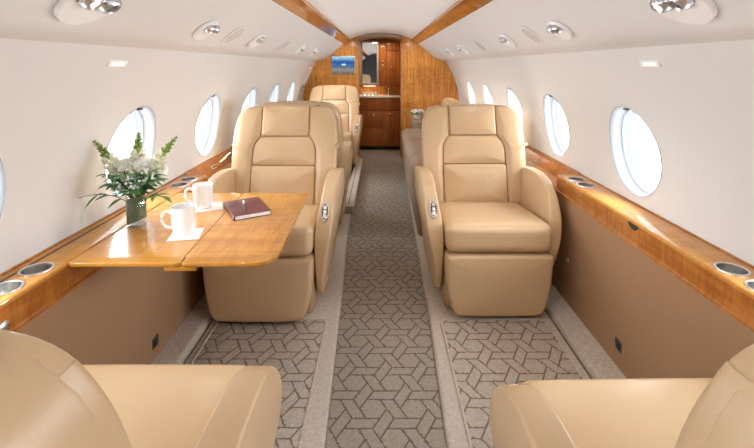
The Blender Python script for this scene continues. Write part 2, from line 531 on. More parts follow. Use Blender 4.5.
# ------------------------------------------------------------------ windows
n_win = 0
for side, sg in (('left', -1), ('right', 1)):
    for wi, cy in enumerate(WIN_Y):
        n_win += 1
        rows = []
        for k, (sc_, dx) in enumerate(((1.012, -.003), (1.0, .000), (.985, .005), (.962, .022), (.945, .044), (.930, .046), (.922, .048), (.905, .070), (.890, .072), (.882, .090))):
            row = []
            for i in range(NA + 1):
                a = 2 * PI * i / NA
                z = WZ + WB * math.sin(a) * sc_
                row.append((sg * (side_x(z) + dx), cy + WA * math.cos(a) * sc_, z))
            rows.append(row)
        b = MB(); b.sheet(rows)
        f = struct(b.build('window_%d' % n_win, M['reveal'], angle=50), 'oval cabin window')
        b = MB(); vs = []
        rows = []
        for t in (0, .25, .5, .75, 1):
            rows.append([(sg * (side_x(WZ + WB * math.sin(2 * PI * i / NA) * .885 * t) + .086), cy + WA * math.cos(2 * PI * i / NA) * .885 * t, WZ + WB * math.sin(2 * PI * i / NA) * .885 * t) for i in range(NA + 1)])
        b.sheet(rows); b.build('pane', M['pane'], f)
        # shade pull at the top
        zt = WZ + WB * .965
        b = MB(); b.rbox((sg * (side_x(zt) + .012), cy, zt - .004), (.008, .018, .004), .003, n=2, e=2); b.build('shade_pull', M['darkmetal'], f)

# ------------------------------------------------------------------ side ledges
def ledge(sg):
    nm = 'left' if sg < 0 else 'right'
    t = thing('side_ledge', 'glossy honey wood ledge running along the %s cabin wall under the windows' % nm, 'ledge', (0, 0, 0))
    ya, yb = .62, 2.25
    HOLES = (1.075, 1.180, 2.045, 2.150)
    def S(x): return sg * x
    # raised table boxes: profile swept along Y with softened end
    def box_top(y0, y1, pn):
        b = MB()
        holes = [y for y in HOLES if y0 < y < y1]
        cuts = sorted({y0, y1} | {y + d for y in holes for d in (-.052, .052)})
        HX, HR = .984, .038
        b.sheet([[(S(p), y, z) for p, z in ((1.062, .640), (1.050, .645), (1.045, .645))] for y in cuts])
        b.sheet([[(S(p), y, z) for p, z in ((.938, .645), (.934, .643), (.931, .640), (.930, .634))] for y in cuts])
        for a, c in zip(cuts, cuts[1:]):
            h = [y for y in holes if a < y < c]
            if not h:
                b.sheet([[(S(1.045), y, .645), (S(.938), y, .645)] for y in (a, c)]); continue
            angs = [2 * PI * i / 40 for i in range(40)] + [math.atan2(qx - HX, qy - h[0]) % (2 * PI) for qy in (a, c) for qx in (.938, 1.045)]
            angs = sorted(set(round(q, 6) for q in angs)); rows = [[], []]
            for q in angs + angs[:1]:
                rows[0].append((S(HX + HR * math.sin(q)), h[0] + HR * math.cos(q), .645))
                ry, rx = rect_pt(q, a, c, .938, 1.045, h[0], HX)
                rows[1].append((S(rx), ry, .645))
            b.sheet(rows)
        prof = [(1.062, .640), (1.05, .645), (.938, .645), (.931, .640), (.930, .634)]
        b.add([(S(p), y1, z) for p, z in prof] + [(S(.930), y1, .575), (S(1.062), y1, .575)], [(0, 1, 2, 3, 4, 5, 6)])
        b.build(pn, M['veneer'], t, angle=35)
        b = MB()
        prof = [(.930, .634), (.929, .632), (.930, .566), (.925, .563), (.924, .556), (.931, .552)]
        b.sheet([[(S(p), y, z) for p, z in prof] for y in (y0, y1)])
        b.build('front_panel', M['veneer_face'], t, angle=25)
    box_top(-.9, yb, 'table_lid')
    # low section with sloped backsplash
    b = MB()
    prof = [(1.060, .652), (1.046, .655), (1.040, .650), (1.000, .582), (.990, .577), (.938, .575), (.930, .570), (.929, .566), (.924, .561), (.924, .556), (.931, .552)]
    b.sheet([[(S(p), y, z) for p, z in prof] for y in (yb, 3.0, 4.2, 5.76)])
    b.build('ledge_top', M['veneer_face'], t, angle=30)
    b = MB(); b.box(*sorted((S(.929), S(1.055))), yb - .004, yb + .002, .575, .6445); b.build('end_panel', M['veneer_face'], t)
    # groove against the wall
    if sg < 0:
      b = MB(); b.box(*sorted((S(1.022), S(1.028))), -.9, 2.0, .643, .6462); b.build('lid_seam', M['groove'], t)
    b = MB(); b.rbox((S(1.054), .68, .646), (.004, 1.57, .004), .002, n=2, e=2); b.build('back_rail', M['veneer_face'], t)
    # cup holders: steel cups with rims
    for y in HOLES:
        r = .038
        b = MB(); b.lathe([(r + .004, .0), (r + .0035, .0025), (r, .0035), (r - .003, .002), (r - .0035, -.052), (r - .010, -.056), (.0001, -.056)], 40, cap=False)
        b.build('cup_holder', M['steel'], t, loc=(S(.984), y, .6455))
    # finger recess at the top of the front panel, round catch, jack on the backsplash
    b = MB(); b.add([(S(.9285), 1.560 + .034 * math.cos(a), .6345 + .022 * math.sin(a)) for a in [PI + PI * i / 16 for i in range(17)]], [tuple(range(17))])
    if sg > 0: b.build('finger_recess', M['dark'], t)
    if sg < 0:
        b = MB(); b.lathe([(.016, 0), (.016, .004), (.012, .007), (.0001, .008)], 24, mat=Matrix.Translation((S(.930), 1.005, .585)) @ Matrix.Rotation(R(90), 4, 'Y'))
        b.build('catch', M['steel'], t)
        m4 = Matrix.Translation((S(1.016), 2.56, .612)) @ Matrix.Rotation(R(-32), 4, 'Y')
        b = MB(); b.rbox((0, 0, 0), (.003, .034, .012), .0028, n=2, e=2, mat=m4); jk = b.build('jack_plate', M['steel'], t)
        b = MB()
        for dy in (-.016, .010): b.box(.002, .0045, dy - .008, dy + .008, -.005, .005, mat=m4)
        b.build('socket', M['dark'], jk)
    return t
ledge(-1); ledge(1)
# outlets low on the side panels
def outlet(name, label, x, y, z, sg):
    t = thing(name, label, 'outlet', (x, y, z))
    b = MB(); b.rbox((-sg * .002, 0, 0), (.003, .021, .021), .002, n=2, e=2); b.build('plate', M['darkmetal'], t)
    b = MB(); b.rbox((-sg * .005, 0, 0), (.002, .015, .016), .0015, n=2, e=2); b.build('socket', M['dark'], t)
outlet('wall_outlet', 'small black outlet low on the left brown side panel under the table', -.93, 1.68, .098, -1)
outlet('wall_outlet', 'small black square outlet low on the right brown side panel', .93, 1.625, .122, 1)
t = thing('wall_jack', 'tiny round chrome jack on the right side panel beside the tan seat', 'jack', (.93, 2.09, .25))
b = MB(); b.lathe([(.012, 0), (.012, .003), (.008, .005), (.007, .002), (.0001, .002)], 20, mat=Matrix.Rotation(R(-90), 4, 'Y')); b.build('rim', M['steel'], t)
b = MB(); b.lathe([(.0065, .0025), (.0001, .0026)], 16, mat=Matrix.Rotation(R(-90), 4, 'Y')); b.build('hole', M['dark'], t)

# ------------------------------------------------------------------ overhead fittings
PA, PB = Vector((.745, 0, 1.316)), Vector((.57, 0, 1.452))
def psu_frame(sg, y, k):
    """matrix on the overhead panel: local Z points into the cabin, X up the slope"""
    p = PA.lerp(PB, k); sl = (PB - PA).normalized()
    X = Vector((sg * sl.x, 0, sl.z)); N = Vector((-sg * sl.z * -1, 0, 0))
    N = Vector((sg * -sl.z, 0, sl.x)); N = N if N.z < 0 else -N
    Yv = N.cross(X)
    m = Matrix((X, Yv, N)).transposed().to_4x4(); m.translation = Vector((sg * p.x, y, p.z)) + N * .006; return m
def gasper(mb, m, x, y, r):
    mb.lathe([(r * 1.25, .001), (r * 1.2, r * .35), (r, r * .75), (r * .75, r * .95), (r * .55, r * .8), (r * .5, r * .45), (.0001, r * .45)], 20, c=(x, y, 0), mat=m, cap=False)
def service_unit(sg, y, k, rx, ry, label, big=False, group='round overhead units'):
    t = thing('overhead_unit', label, 'overhead unit', group=group)
    m = psu_frame(sg, y, k); t.matrix_world = m
    b = MB(); b.lathe([(1.06, .0), (1.06, .008), (1.03, .013), (.97, .014), (.92, .0135), (.60, .013), (.0001, .013)], 48, sx=rx, sy=ry, cap=False); b.build('bezel', M['white'], t)
    b = MB(); b.add([(rx * (.05 + .80 * math.cos(a)), ry * .84 * math.sin(a), .0138) for a in [R(-84 + 168 * i / 24) for i in range(25)]], [tuple(range(25))]); b.build('nozzle_recess', M['recess'], t)
    q = min(rx, ry)
    for yy, zz in ((-.44, .36), (.0, .22) if big else (9, 0)):
        if yy > 2: continue
        b = MB(); gasper(b, Matrix.Translation((0, 0, .0135)), rx * .42, ry * yy, q * zz); b.build('air_nozzle', M['nozzle'], t)
    b = MB(); gasper(b, Matrix.Translation((0, 0, .0135)), rx * .42, ry * .42, q * .34); rl = b.build('reading_light', M['nozzle'], t)
    b = MB(); b.lathe([(q * .16, .0135 + q * .17), (.0001, .0135 + q * .17)], 16, c=(rx * .42, ry * .42, 0)); b.build('lens', M['lamp'], rl)
    return t
def speaker(sg, y, k, label):
    t = thing('speaker_cover', label, 'speaker', group='round speaker covers'); t.matrix_world = psu_frame(sg, y, k)
    b = MB(); b.lathe([(.062, .0), (.061, .004), (.058, .005), (.056, .0035)], 40, cap=False); b.build('rim', M['white'], t)
    b = MB(); b.lathe([(.0565, .0035), (.03, .0042), (.0001, .0045)], 40, cap=False); b.build('grille', M['disc'], t)
ORD = ['nearest', 'second', 'third', 'fourth', 'fifth']
for sg, nm in ((-1, 'left'), (1, 'right')):
    service_unit(sg, .985, .38, .061, .072, 'large round overhead light and air unit nearest the camera on the %s' % nm, True, 'large overhead units')
    for i, y in enumerate((1.655, 2.33, 3.58, 4.25)):
        service_unit(sg, y, .36, .048, .058, '%s small round overhead unit from the front on the %s panel' % (('first', 'second', 'third', 'fourth')[i], nm))
    for i, y in enumerate((1.975, 3.0, 4.85)):
        speaker(sg, y, .36, '%s flat round speaker disc from the front on the %s overhead panel' % (('first', 'second', 'third')[i], nm))
    t = thing('indicator_light', 'small rectangular indicator light high on the %s wall' % nm, 'light', (sg * .899, 1.455, 1.228))
    t.rotation_euler = (0, sg * R(-27), 0)
    b = MB(); b.rbox((0, 0, 0), (.004, .052, .013), .003, n=2, e=2); b.build('frame', M['white'], t)
    for dy in (-.024, 0, .024):
        b = MB(); b.rbox((-sg * .0035, dy, 0), (.0015, .009, .006), .001, n=2, e=2); b.build('lens', M['lamp_soft'], t)
# oblong louvre on the left wall by the bulkhead
t = thing('wall_vent', 'pale slanted louvred vent on the left wall beside the wood bulkhead', 'vent', (-.975, 5.66, 1.09))
t.rotation_euler = (0, R(24), 0)
b = MB(); b.tube([(.012, q, z) for q, z in rrect(-.085, .085, -.12, .12, .02)], .008, 8, closed=True); b.build('frame', M['white'], t)
for i in range(7):
    b = MB(); z = -.09 + .03 * i; b.box(.004, .014, -.08, .08, z - .009, z + .009, .002); b.build('slat', M['disc'], t)

# ------------------------------------------------------------------ forward bulkhead and galley
hull = [(side_x(z), z) for z in (.0, .55, .65, .75, .85, .95, 1.05, 1.15, 1.22)] 
hull[0] = (.94, -.02); hull[1] = (1.05, .55)
hull += [(.868, 1.283), (.785, 1.302), (.745, 1.316), (.70, 1.345), (.63, 1.402), (.57, 1.452), (.49, 1.515), (.43, 1.572), (.36, 1.602), (.29, 1.628)]
def partition(name, sg, x_in, label):
    b = MB()
    P = [(sg * x, z) for x, z in hull] + [(sg * x_in, 1.63), (sg * x_in, -.02)]
    n = len(P)
    vs = [(x, Y1, z) for x, z in P] + [(x, Y1 + .06, z) for x, z in P]
    fs = [tuple(range(n)), tuple(range(n, 2 * n))] + [(i, (i + 1) % n, (i + 1) % n + n, i + n) for i in range(n)]
    b.add(vs, fs); o = struct(b.build(name, M['panel'], angle=20), label)
    b = MB(); b.box(*sorted((sg * (x_in - .004), sg * (x_in + .012))), Y1 - .006, Y1 + .066, -.02, 1.635, .003); b.build('edge_trim', M['panel_edge'], o)
    # dark reveal where the panel meets the lining
    return o
M['panel_edge'] = wood('bulkhead_edge', (.50, .26, .10), (.34, .15, .05), 'Z', gloss=.1)
partition('wall_front_left', -1, .295, 'wood bulkhead panel left of the galley opening')
partition('wall_front_right', 1, .268, 'wood bulkhead panel right of the galley opening')
# arched soffit over the opening
b = MB(); arc = [(-.30 + .60 * i / 20, 1.585 + .042 * (1 - ((i - 10) / 10) ** 2)) for i in range(21)]
b.sheet([[(x, Y1 + .07, z + .07) for x, z in arc], [(x, Y1 + .02, z + .02) for x, z in arc], [(x, Y1 + .02, z) for x, z in arc], [(x, Y1 + .16, z - .004) for x, z in arc], [(x, YG, z - .004) for x, z in arc]])
struct(b.build('trim_arch', M['frame'], angle=40), 'taupe arched soffit over the galley opening')

t = thing('galley_cabinet', 'dark wood galley base cabinet with drawers under the white counter', 'cabinet', (-.02, 6.25, -.02))
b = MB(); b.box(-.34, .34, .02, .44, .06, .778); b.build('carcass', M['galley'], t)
b = MB(); b.box(-.34, .34, .05, .44, 0, .06); b.build('toe_kick', M['groove'], t)
def door(x0, x1, z0, z1, name, knobs):
    b = MB(); b.rbox(((x0 + x1) / 2, .010, (z0 + z1) / 2), ((x1 - x0) / 2 - .002, .010, (z1 - z0) / 2 - .002), .003, n=2, e=2); d = b.build(name, M['galley'], t)
    for kx, kz in knobs:
        b = MB(); b.lathe([(.006, 0), (.005, .010), (.013, .016), (.013, .022), (.0001, .024)], 16, mat=Matrix.Translation((kx, 0, kz)) @ Matrix.Rotation(R(90), 4, 'X')); b.build('knob', M['chrome'], d)
door(-.33, .335, .585, .775, 'rail_panel', [])
door(-.33, .05, .335, .580, 'drawer', [(-.082, .525)])
door(-.33, .05, .065, .330, 'drawer', [(-.080, .262)])
door(.055, .335, .065, .580, 'door', [(.155, .540)])
t = thing('galley_counter', 'white counter slab on the galley cabinet', 'counter', (-.02, 6.25, .758))
b = MB(); b.box(-.35, .35, -.015, .44, 0, .026, .006); b.build('slab', M['stone'], t)
b = MB(); b.box(-.35, .35, .43, .445, .026, .18); b.build('backsplash', M['panel'], t)
t = thing('galley_faucet', 'slim chrome faucet standing on the white galley counter', 'faucet', (.115, 6.42, .784))
b = MB(); b.lathe([(.016, 0), (.016, .012), (.012, .02), (.011, .11), (.0001, .115)], 16); b.build('body', M['chrome'], t)
b = MB(); b.tube([(0, 0, .10), (0, -.03, .125), (0, -.08, .125), (0, -.10, .105)], .008, 8); b.build('spout', M['chrome'], t)
cups = []
for i in range(4):
    t = thing('small_cup', '%s of four small white cups on the galley counter' % ('leftmost', 'second from left', 'third from left', 'rightmost')[i], 'cup', (-.262 + .060 * i, 6.33, .784), group='white cups on the galley counter')
    b = MB(); b.lathe([(.017, 0), (.022, .008), (.027, .052), (.0265, .053), (.024, .046), (.018, .010), (.0001, .008)], 20, cap=False); b.build('bowl', M['china'], t)
# upper galley cabinets
t = thing('galley_wall_cabinet', 'dark wood galley wall cabinet right of the framed mirror', 'cabinet', (0, 6.32, .93))
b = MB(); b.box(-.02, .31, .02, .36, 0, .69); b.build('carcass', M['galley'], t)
for (x0, x1, z0, z1, kn) in ((.082, .305, .005, .505, (.158, .275)), (.082, .305, .51, .68, None), (-.015, .078, .005, .68, None)):
    b = MB(); b.rbox(((x0 + x1) / 2, .010, (z0 + z1) / 2), ((x1 - x0) / 2 - .002, .010, (z1 - z0) / 2 - .002), .003, n=2, e=2); d = b.build('door', M['galley'], t)
    if kn:
        b = MB(); b.lathe([(.006, 0), (.005, .010), (.012, .016), (.012, .022), (.0001, .024)], 16, mat=Matrix.Translation((kn[0], 0, kn[1])) @ Matrix.Rotation(R(90), 4, 'X')); b.build('knob', M['chrome'], d)
for z in (.30, .36):
    b = MB(); b.lathe([(.012, 0), (.012, .01), (.0001, .012)], 14, mat=Matrix.Translation((.03, 0, z)) @ Matrix.Rotation(R(90), 4, 'X')); b.build('latch', M['steel'], t)
t = thing('framed_mirror', 'tall dark mirror in a taupe frame on the galley wall', 'mirror', (-.165, 6.33, .94))
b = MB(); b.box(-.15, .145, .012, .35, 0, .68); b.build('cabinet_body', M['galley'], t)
fr = MB()
for (x0, x1, z0, z1) in ((-.15, -.122, 0, .65), (.105, .133, 0, .65), (-.122, .105, 0, .03), (-.122, .105, .62, .65)): fr.box(x0, x1, -.012, .012, z0, z1, .004)
fr.build('frame', M['frame'], t)
b = MB(); b.box(-.122, .105, -.002, .008, .03, .62); b.build('mirror_glass', M['mirror'], t)
# back of the galley, and its little lamp under the cabinets
b = MB(); b.box(-1.08, 1.08, YG, YG + .05, -.06, 1.70); struct(b.build('wall_galley', M['panel']))
for side, sg in (('left', -1), ('right', 1)):
    b = MB(); b.box(*sorted((sg * .335, sg * .36)), Y1 + .06, YG, -.02, 1.64); struct(b.build('wall_galley_' + side, M['galley']))
t = thing('counter_lamp', 'small warm lamp under the galley mirror over the cups', 'lamp', (-.17, 6.50, .927))
b = MB(); b.rbox((0, 0, 0), (.10, .03, .007), .004, n=2, e=2); b.build('housing', M['frame'], t)
b = MB(); b.box(-.09, .09, -.022, .022, -.0095, -.0072); b.build('lens', M['lamp'], t)

# TV
t = thing('wall_tv', 'small television showing a blue lake on the left wood bulkhead', 'television', (-.504, Y1, 1.233))
b = MB(); b.rbox((0, -.010, 0), (.155, .011, .121), .003, n=2, e=2); b.build('casing', M['steel'], t)
b = MB(); b.box(-.151, .151, -.0225, -.0212, -.117, .117); b.build('screen', M['tv'], t)

# ------------------------------------------------------------------ club seats
def make_chair(a, label, loc, rotz, group, slope=.305):
    """a = -1: aisle on local -X; front is local -Y"""
    t = thing('club_seat', label, 'seat', loc, rotz, group)
    L = M['leather']
    seat_back_y = lambda z: .115 + (z - .42) * slope
    back = lambda x, z, d: (x * .925, seat_back_y(z) - d, z - max(0, z - .80) * .07 - max(0, z - .42) * (slope - .305) * .35)
    # shell of the backrest
    half = [(0, .30), (.24, .30), (.30, .33), (.318, .42), (.330, .56), (.336, .70), (.334, .80), (.322, .90), (.292, .962), (.235, .984), (.12, .988), (0, .988)]
    o = half + [(-x, z) for x, z in reversed(half[1:-1])]
    o = resample(smooth_poly(o, 2), 88)
    b = MB(); b.pad(o, -.15, -.004, .018, bulge=0, bulge_back=.045, fn=back, r_back=.075, rings=7, steps=7); b.build('backrest', L, t)
    # wing bolsters
    for s in (-1, 1):
        w = corner([(.156, .986), (.156, .800), (.203, .752), (.205, .41), (.316, .41), (.331, .56), (.336, .70), (.334, .80), (.322, .900), (.290, .962), (.232, .986)],
                   [.016, .03, .04, .015, .03, .06, .06, .06, .05, .035, .03])
        w = [(s * x, z) for x, z in (reversed(w) if s < 0 else w)]
        w = resample(w, 84)
        b = MB(); b.pad(w, -.04, .014, .016, bulge=.010, fn=back, rings=6, steps=5); b.build('side_bolster', L, t)
    # headrest and back cushions
    b = MB(); b.pad(rrect(-.153, .153, .800, .994, (.020, .020, .022, .022)), -.045, .020, .018, bulge=.012, fn=back); b.build('headrest', L, t)
    up = resample(corner([(-.202, .634), (.202, .634), (.200, .750), (.154, .797), (-.154, .797), (-.200, .750)], [.014, .014, .035, .022, .022, .035]), 72)
    b = MB(); b.pad(up, -.04, .014, .014, bulge=.012, fn=back); b.build('shoulder_cushion', L, t)
    lo = rrect(-.203, .203, .40, .632, .016)
    b = MB(); b.pad(lo, -.04, .020, .016, bulge=.020, fn=back); b.build('lumbar_cushion', L, t)
    # seat cushion
    def sag(x, y, z):
        k = (y + .40) / .52
        return (x, y, z - max(0, k) * .052 * (1 if z > .40 else .3))
    b = MB(); b.rbox((0, -.140, .402), (.254, .265, .068), .034, bulge=(0, .008, .012), n=10, e=5, warp=sag); b.build('seat', L, t)
    # footrest panel
    fo = resample(smooth_poly([(-.185, .020), (.185, .020), (.214, .034), (.236, .095), (.252, .20), (.256, .312), (.251, .326), (-.251, .326), (-.256, .312), (-.252, .20), (-.234, .085), (-.214, .034)], 2), 72)
    b = MB(); b.pad(fo, -.30, -.408, .020, bulge=.008, fn=lambda x, z, d: (x, d, z)); b.build('footrest', L, t)
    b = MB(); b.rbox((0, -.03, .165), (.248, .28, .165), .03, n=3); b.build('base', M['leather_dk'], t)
    # arms
    prof = [(.30, .590), (.20, .612), (.06, .634), (-.08, .634), (-.185, .610), (-.262, .556), (-.320, .472), (-.350, .375), (-.342, .29), (-.312, .18), (-.262, .085), (-.20, .075), (.20, .075), (.29, .10)]
    for s in (-1, 1):
        pr_ = resample(smooth_poly(prof, 2), 84)
        def fn(y, z, d, s=s):
            k = max(0, min(1, (.52 - z) / .44)); k = k * k * (3 - 2 * k)
            q = max(0, min(1, (z - .42) / .16))
            if d > .30: d = d - .058 * k - .010 * max(0, min(1, (-.05 - y) / .3))
            else: d = d + .024 * q
            return (s * d, y, z)
        b = MB(); b.pad(pr_, .258, .352 if s == a else .336, .009, bulge=.003, bulge_back=.002, fn=fn, rings=5); ar = b.build('armrest', L, t)
        if s == a:
            # oval control plate on the sloping arm front
            top = [Vector(p) for p in pr_ if p[0] < .05 and p[1] > .20]
            cum = [0]
            for p, q in zip(top, top[1:]): cum.append(cum[-1] + (q - p).length)
            a0 = next(c for c, p in zip(cum, top) if p.x < -.284)
            def on_arm(x, v, h):
                t_ = a0 + v; k_ = max(0, min(len(top) - 2, sum(1 for c in cum if c <= t_) - 1))
                d_ = (top[k_ + 1] - top[k_]).normalized(); p_ = top[k_] + d_ * (t_ - cum[k_]); nn = Vector((d_.y, -d_.x))
                if nn.x > 0: nn = -nn
                return (s * .304 + x, p_.x + nn.x * h, p_.y + nn.y * h)
            def arm_build(b_, nm_, mt_, par_):
                b_.v = [on_arm(*p) for p in b_.v]; return b_.build(nm_, mt_, par_)
            b = MB(); b.lathe([(1, -.004), (1, .003), (.92, .0055), (.80, .0045), (.78, .003), (.4, .003), (.0001, .003)], 36, sx=.022, sy=.052, cap=False)
            cp = arm_build(b, 'control_plate', M['chrome'], ar)
            b = MB(); b.lathe([(.66, .0042), (.35, .0042), (.0001, .0042)], 36, sx=.021, sy=.050, cap=False); arm_build(b, 'inset', M['dark'], cp)
            for q in (-.020, .002, .022):
                b = MB(); b.rbox((0, q, .005), (.0075, .0085, .0018), .0016, n=2, e=3); arm_build(b, 'button', M['steel'], cp)
    # lever at the top of the backrest shell
    b = MB(); b.rbox((-a * -.185, seat_back_y(.988) + .05, .970), (.012, .008, .006), .005, n=2, e=2); b.build('recline_lever', M['darkmetal'], t)
    return t
ra = make_chair(-1, 'tan leather club seat on the right side facing the camera', (.557, 2.380, 0), 0, 'tan leather club seats')
lb = make_chair(1, 'tan leather club seat facing the camera behind the wooden table', (-.583, 2.335, 0), 0, 'tan leather club seats')
def place(src, label, loc, rotz):
    c = copy_tree(src); c.location = loc; c.rotation_euler = (0, 0, rotz); c['label'] = label; return c
make_chair(-1, 'tan leather seat seen from behind in the bottom left corner facing the table', (-.583, .650, 0), PI, 'tan leather club seats', .276)
make_chair(1, 'tan leather seat seen from behind in the bottom right corner', (.578, .600, 0), PI + R(1), 'tan leather club seats', .212)
place(ra, 'tan leather seat back to back with the seat behind the table', (-.583, 3.25, 0), PI)
place(lb, 'farthest tan leather seat under the television against the wood bulkhead', (-.585, 5.12, 0), 0)

# ------------------------------------------------------------------ sofa on the right and its flowers
t = thing('sofa', 'taupe fabric sofa along the right wall behind the tan seat', 'sofa', (0, 0, 0))
S_ = M['suede']
b = MB(); b.rbox((.585, 4.16, .16), (.325, 1.17, .16), .03, n=4); b.build('base', S_, t)
for i in range(3):
    y = 3.36 + .775 * i
    b = MB(); b.rbox((.575, y, .375), (.322, .385, .075), .06, bulge=(.01, .0, .012), n=6, e=5); b.build('seat_cushion', S_, t)
    b = MB(); b.rbox((.820, y, .63), (.072, .385, .20), .065, bulge=(.015, 0, .01), n=5, e=5); b.build('back_cushion', M['leather'], t)
b = MB(); b.rbox((.65, 5.50, .28), (.26, .16, .27), .05, n=4, e=5); b.build('armrest', S_, t)

# ------------------------------------------------------------------ plants
def blob(mb, c, r, sx=1, sy=1, sz=1, n=6, rot=None):
    prof = [(max(.00001, r * math.sin(PI * i / n)), -r * math.cos(PI * i / n)) for i in range(n + 1)]
    m = Matrix.Translation(c) @ (rot.to_matrix().to_4x4() if rot else Matrix.Identity(4)) @ Matrix.Diagonal((sx, sy, sz, 1))
    mb.lathe(prof, 8, mat=m, cap=False)
def blade(mb, p0, d, up, ln, w, droop=.3, n=7, fold=.18):
    """a leaf: tapered, folded along its rib, drooping"""
    d = Vector(d).normalized(); up = Vector(up); side = d.cross(up).normalized(); up = side.cross(d).normalized()
    rows = []
    for i in range(n + 1):
        t = i / n; c = Vector(p0) + d * ln * t - Vector((0, 0, 1)) * droop * ln * t * t
        ww = w * (math.sin(PI * min(1, .06 + t * .94)) ** .8) * (1 - .25 * t)
        rows.append([c - side * ww / 2 + up * ww * fold, c, c + side * ww / 2 + up * ww * fold])
    mb.sheet(rows)
def curve3(a, b, c, n=8):
    a, b, c = Vector(a), Vector(b), Vector(c)
    return [a * (1 - t) ** 2 + b * 2 * t * (1 - t) + c * t * t for t in [i / n for i in range(n + 1)]]
def rdir(): 
    a = random.uniform(0, 2 * PI); z = random.uniform(-1, 1); q = math.sqrt(1 - z * z); return Vector((q * math.cos(a), q * math.sin(a), z))
VX, VY, TZ = -.891, 1.52, .645
def snapdragon(tip, label):
    base = Vector((0, 0, -.06)); tip = Vector(tip)
    t = thing('snapdragon', label, 'flower', (VX, VY, TZ + .10), group='snapdragons in the vase')
    mid = Vector((tip.x * .35, tip.y * .35, tip.z * .55)); P = curve3(base, mid, tip, 14)
    b = MB(); b.tube(P, .0022, 6); b.build('stem', M['green'], t)
    w = MB(); g = MB()
    for k in range(46):
        f = k / 45; i = 6 + f * 7.99; a = int(i); p = P[a].lerp(P[min(14, a + 1)], i - a)
        ax = (P[min(14, a + 1)] - P[a]).normalized(); ang = k * 2.4
        u = ax.cross(Vector((1, .2, 0))).normalized(); v = ax.cross(u)
        dr = (u * math.cos(ang) + v * math.sin(ang))
        if f < .55:
            r = .0135 - .009 * f; q = p + dr * (.020 - .013 * f)
            rot = (dr + ax * .4).to_track_quat('Z', 'Y')
            blob(w, q, r, .9, .8, 1.25, 5, rot); blob(w, q + dr * r * .8 + ax * r * .4, r * .65, 1.2, .6, .7, 5, rot)
        else:
            r = .0078 - .0052 * (f - .55) / .45; q = p + dr * r * 1.25
            blob(g, q, r, .8, .8, 1.4, 5, (dr + ax).to_track_quat('Z', 'Y'))
    w.build('blossom', M['petal_y'], t); g.build('bud', M['green_lt'], t)
def rose(c, r, label, axis):
    t = thing('white_rose', label, 'flower', (VX, VY, TZ + .10), group='white roses in the vase')
    c = Vector(c); ax = Vector(axis).normalized()
    b = MB(); b.tube(curve3((0, 0, -.06), c * .4, c - ax * r * .4), .0022, 6); b.build('stem', M['green'], t)
    q = ax.to_track_quat('Z', 'Y').to_matrix().to_4x4(); m = Matrix.Translation(c) @ q
    b = MB(); blob(b, (0, 0, 0), r * .42, 1, 1, 1.2); b.v = [tuple(m @ Vector(p)) for p in b.v]
    for ring, (rr, n, lean, hgt) in enumerate(((.40, 4, .04, .60), (.62, 5, .08, .58), (.82, 6, .16, .50), (1.0, 6, .34, .34))):
        for k in range(n):
            a0 = 2 * PI * k / n + ring * .6 + random.uniform(-.1, .1); rows = []
            for i in range(6):
                s_ = i / 5; row = []
                for j in range(7):
                    w = (j / 6 - .5) * 2 * (PI / n * 1.25) * math.sin(PI * (.18 + .62 * s_)) ** .6
                    rad = r * rr * (.35 + .65 * math.sin(PI / 2 * s_)) + r * lean * s_ ** 3
                    z = r * (-.45 + (hgt + .45) * s_ - lean * .3 * s_ ** 4 - .10 * abs(j / 3 - 1) ** 2 * s_)
                    row.append((rad * math.cos(a0 + w), rad * math.sin(a0 + w), z))
                rows.append(row)
            mb2 = MB().sheet(rows); b.add(mb2.v, mb2.f, m)
    b.build('bloom', M['petal'], t)
def leaf_sprig(tip, label, nl, ll, lw_, group=None, droop=.3, mat='green'):
    t = thing('leaf_sprig', label, 'foliage', (VX, VY, TZ + .10), group=group)
    tip = Vector(tip); P = curve3((0, 0, -.05), (tip.x * .35, tip.y * .35, max(.03, tip.z * .9)), tip, 12)
    b = MB(); b.tube(P, .0016, 5); b.build('stem', M[mat], t)
    b = MB()
    for k in range(nl):
        i = 5 + 7 * k / (nl - 1); a = min(11, int(i)); p = P[a].lerp(P[a + 1], i - a); ax = (P[a + 1] - P[a]).normalized()
        side = ax.cross(Vector((0, 0, 1))).normalized() * (1 if k % 2 else -1)
        d = ax * .55 + side * .8 + rdir() * .25 if k < nl - 1 else ax
        blade(b, p, d, Vector((0, 0, 1)) + rdir() * .3, ll * random.uniform(.8, 1.1), lw_, droop)
    b.build('leaves', M[mat], t)
def filler(tip, label, group):
    t = thing('filler_sprig', label, 'flower', (VX, VY, TZ + .10), group=group)
    tip = Vector(tip); s = MB(); w = MB()
    P = curve3((0, 0, -.04), (tip.x * .4, tip.y * .4, tip.z * .7), tip, 8); s.tube(P, .0011, 4)
    for k in range(11):
        e = P[-2] + rdir() * .024 + Vector((0, 0, .008)); s.tube([P[-3], e], .0006, 4); blob(w, e, .0052, n=4)
    s.build('stem', M['green'], t); w.build('blossom', M['petal'], t)

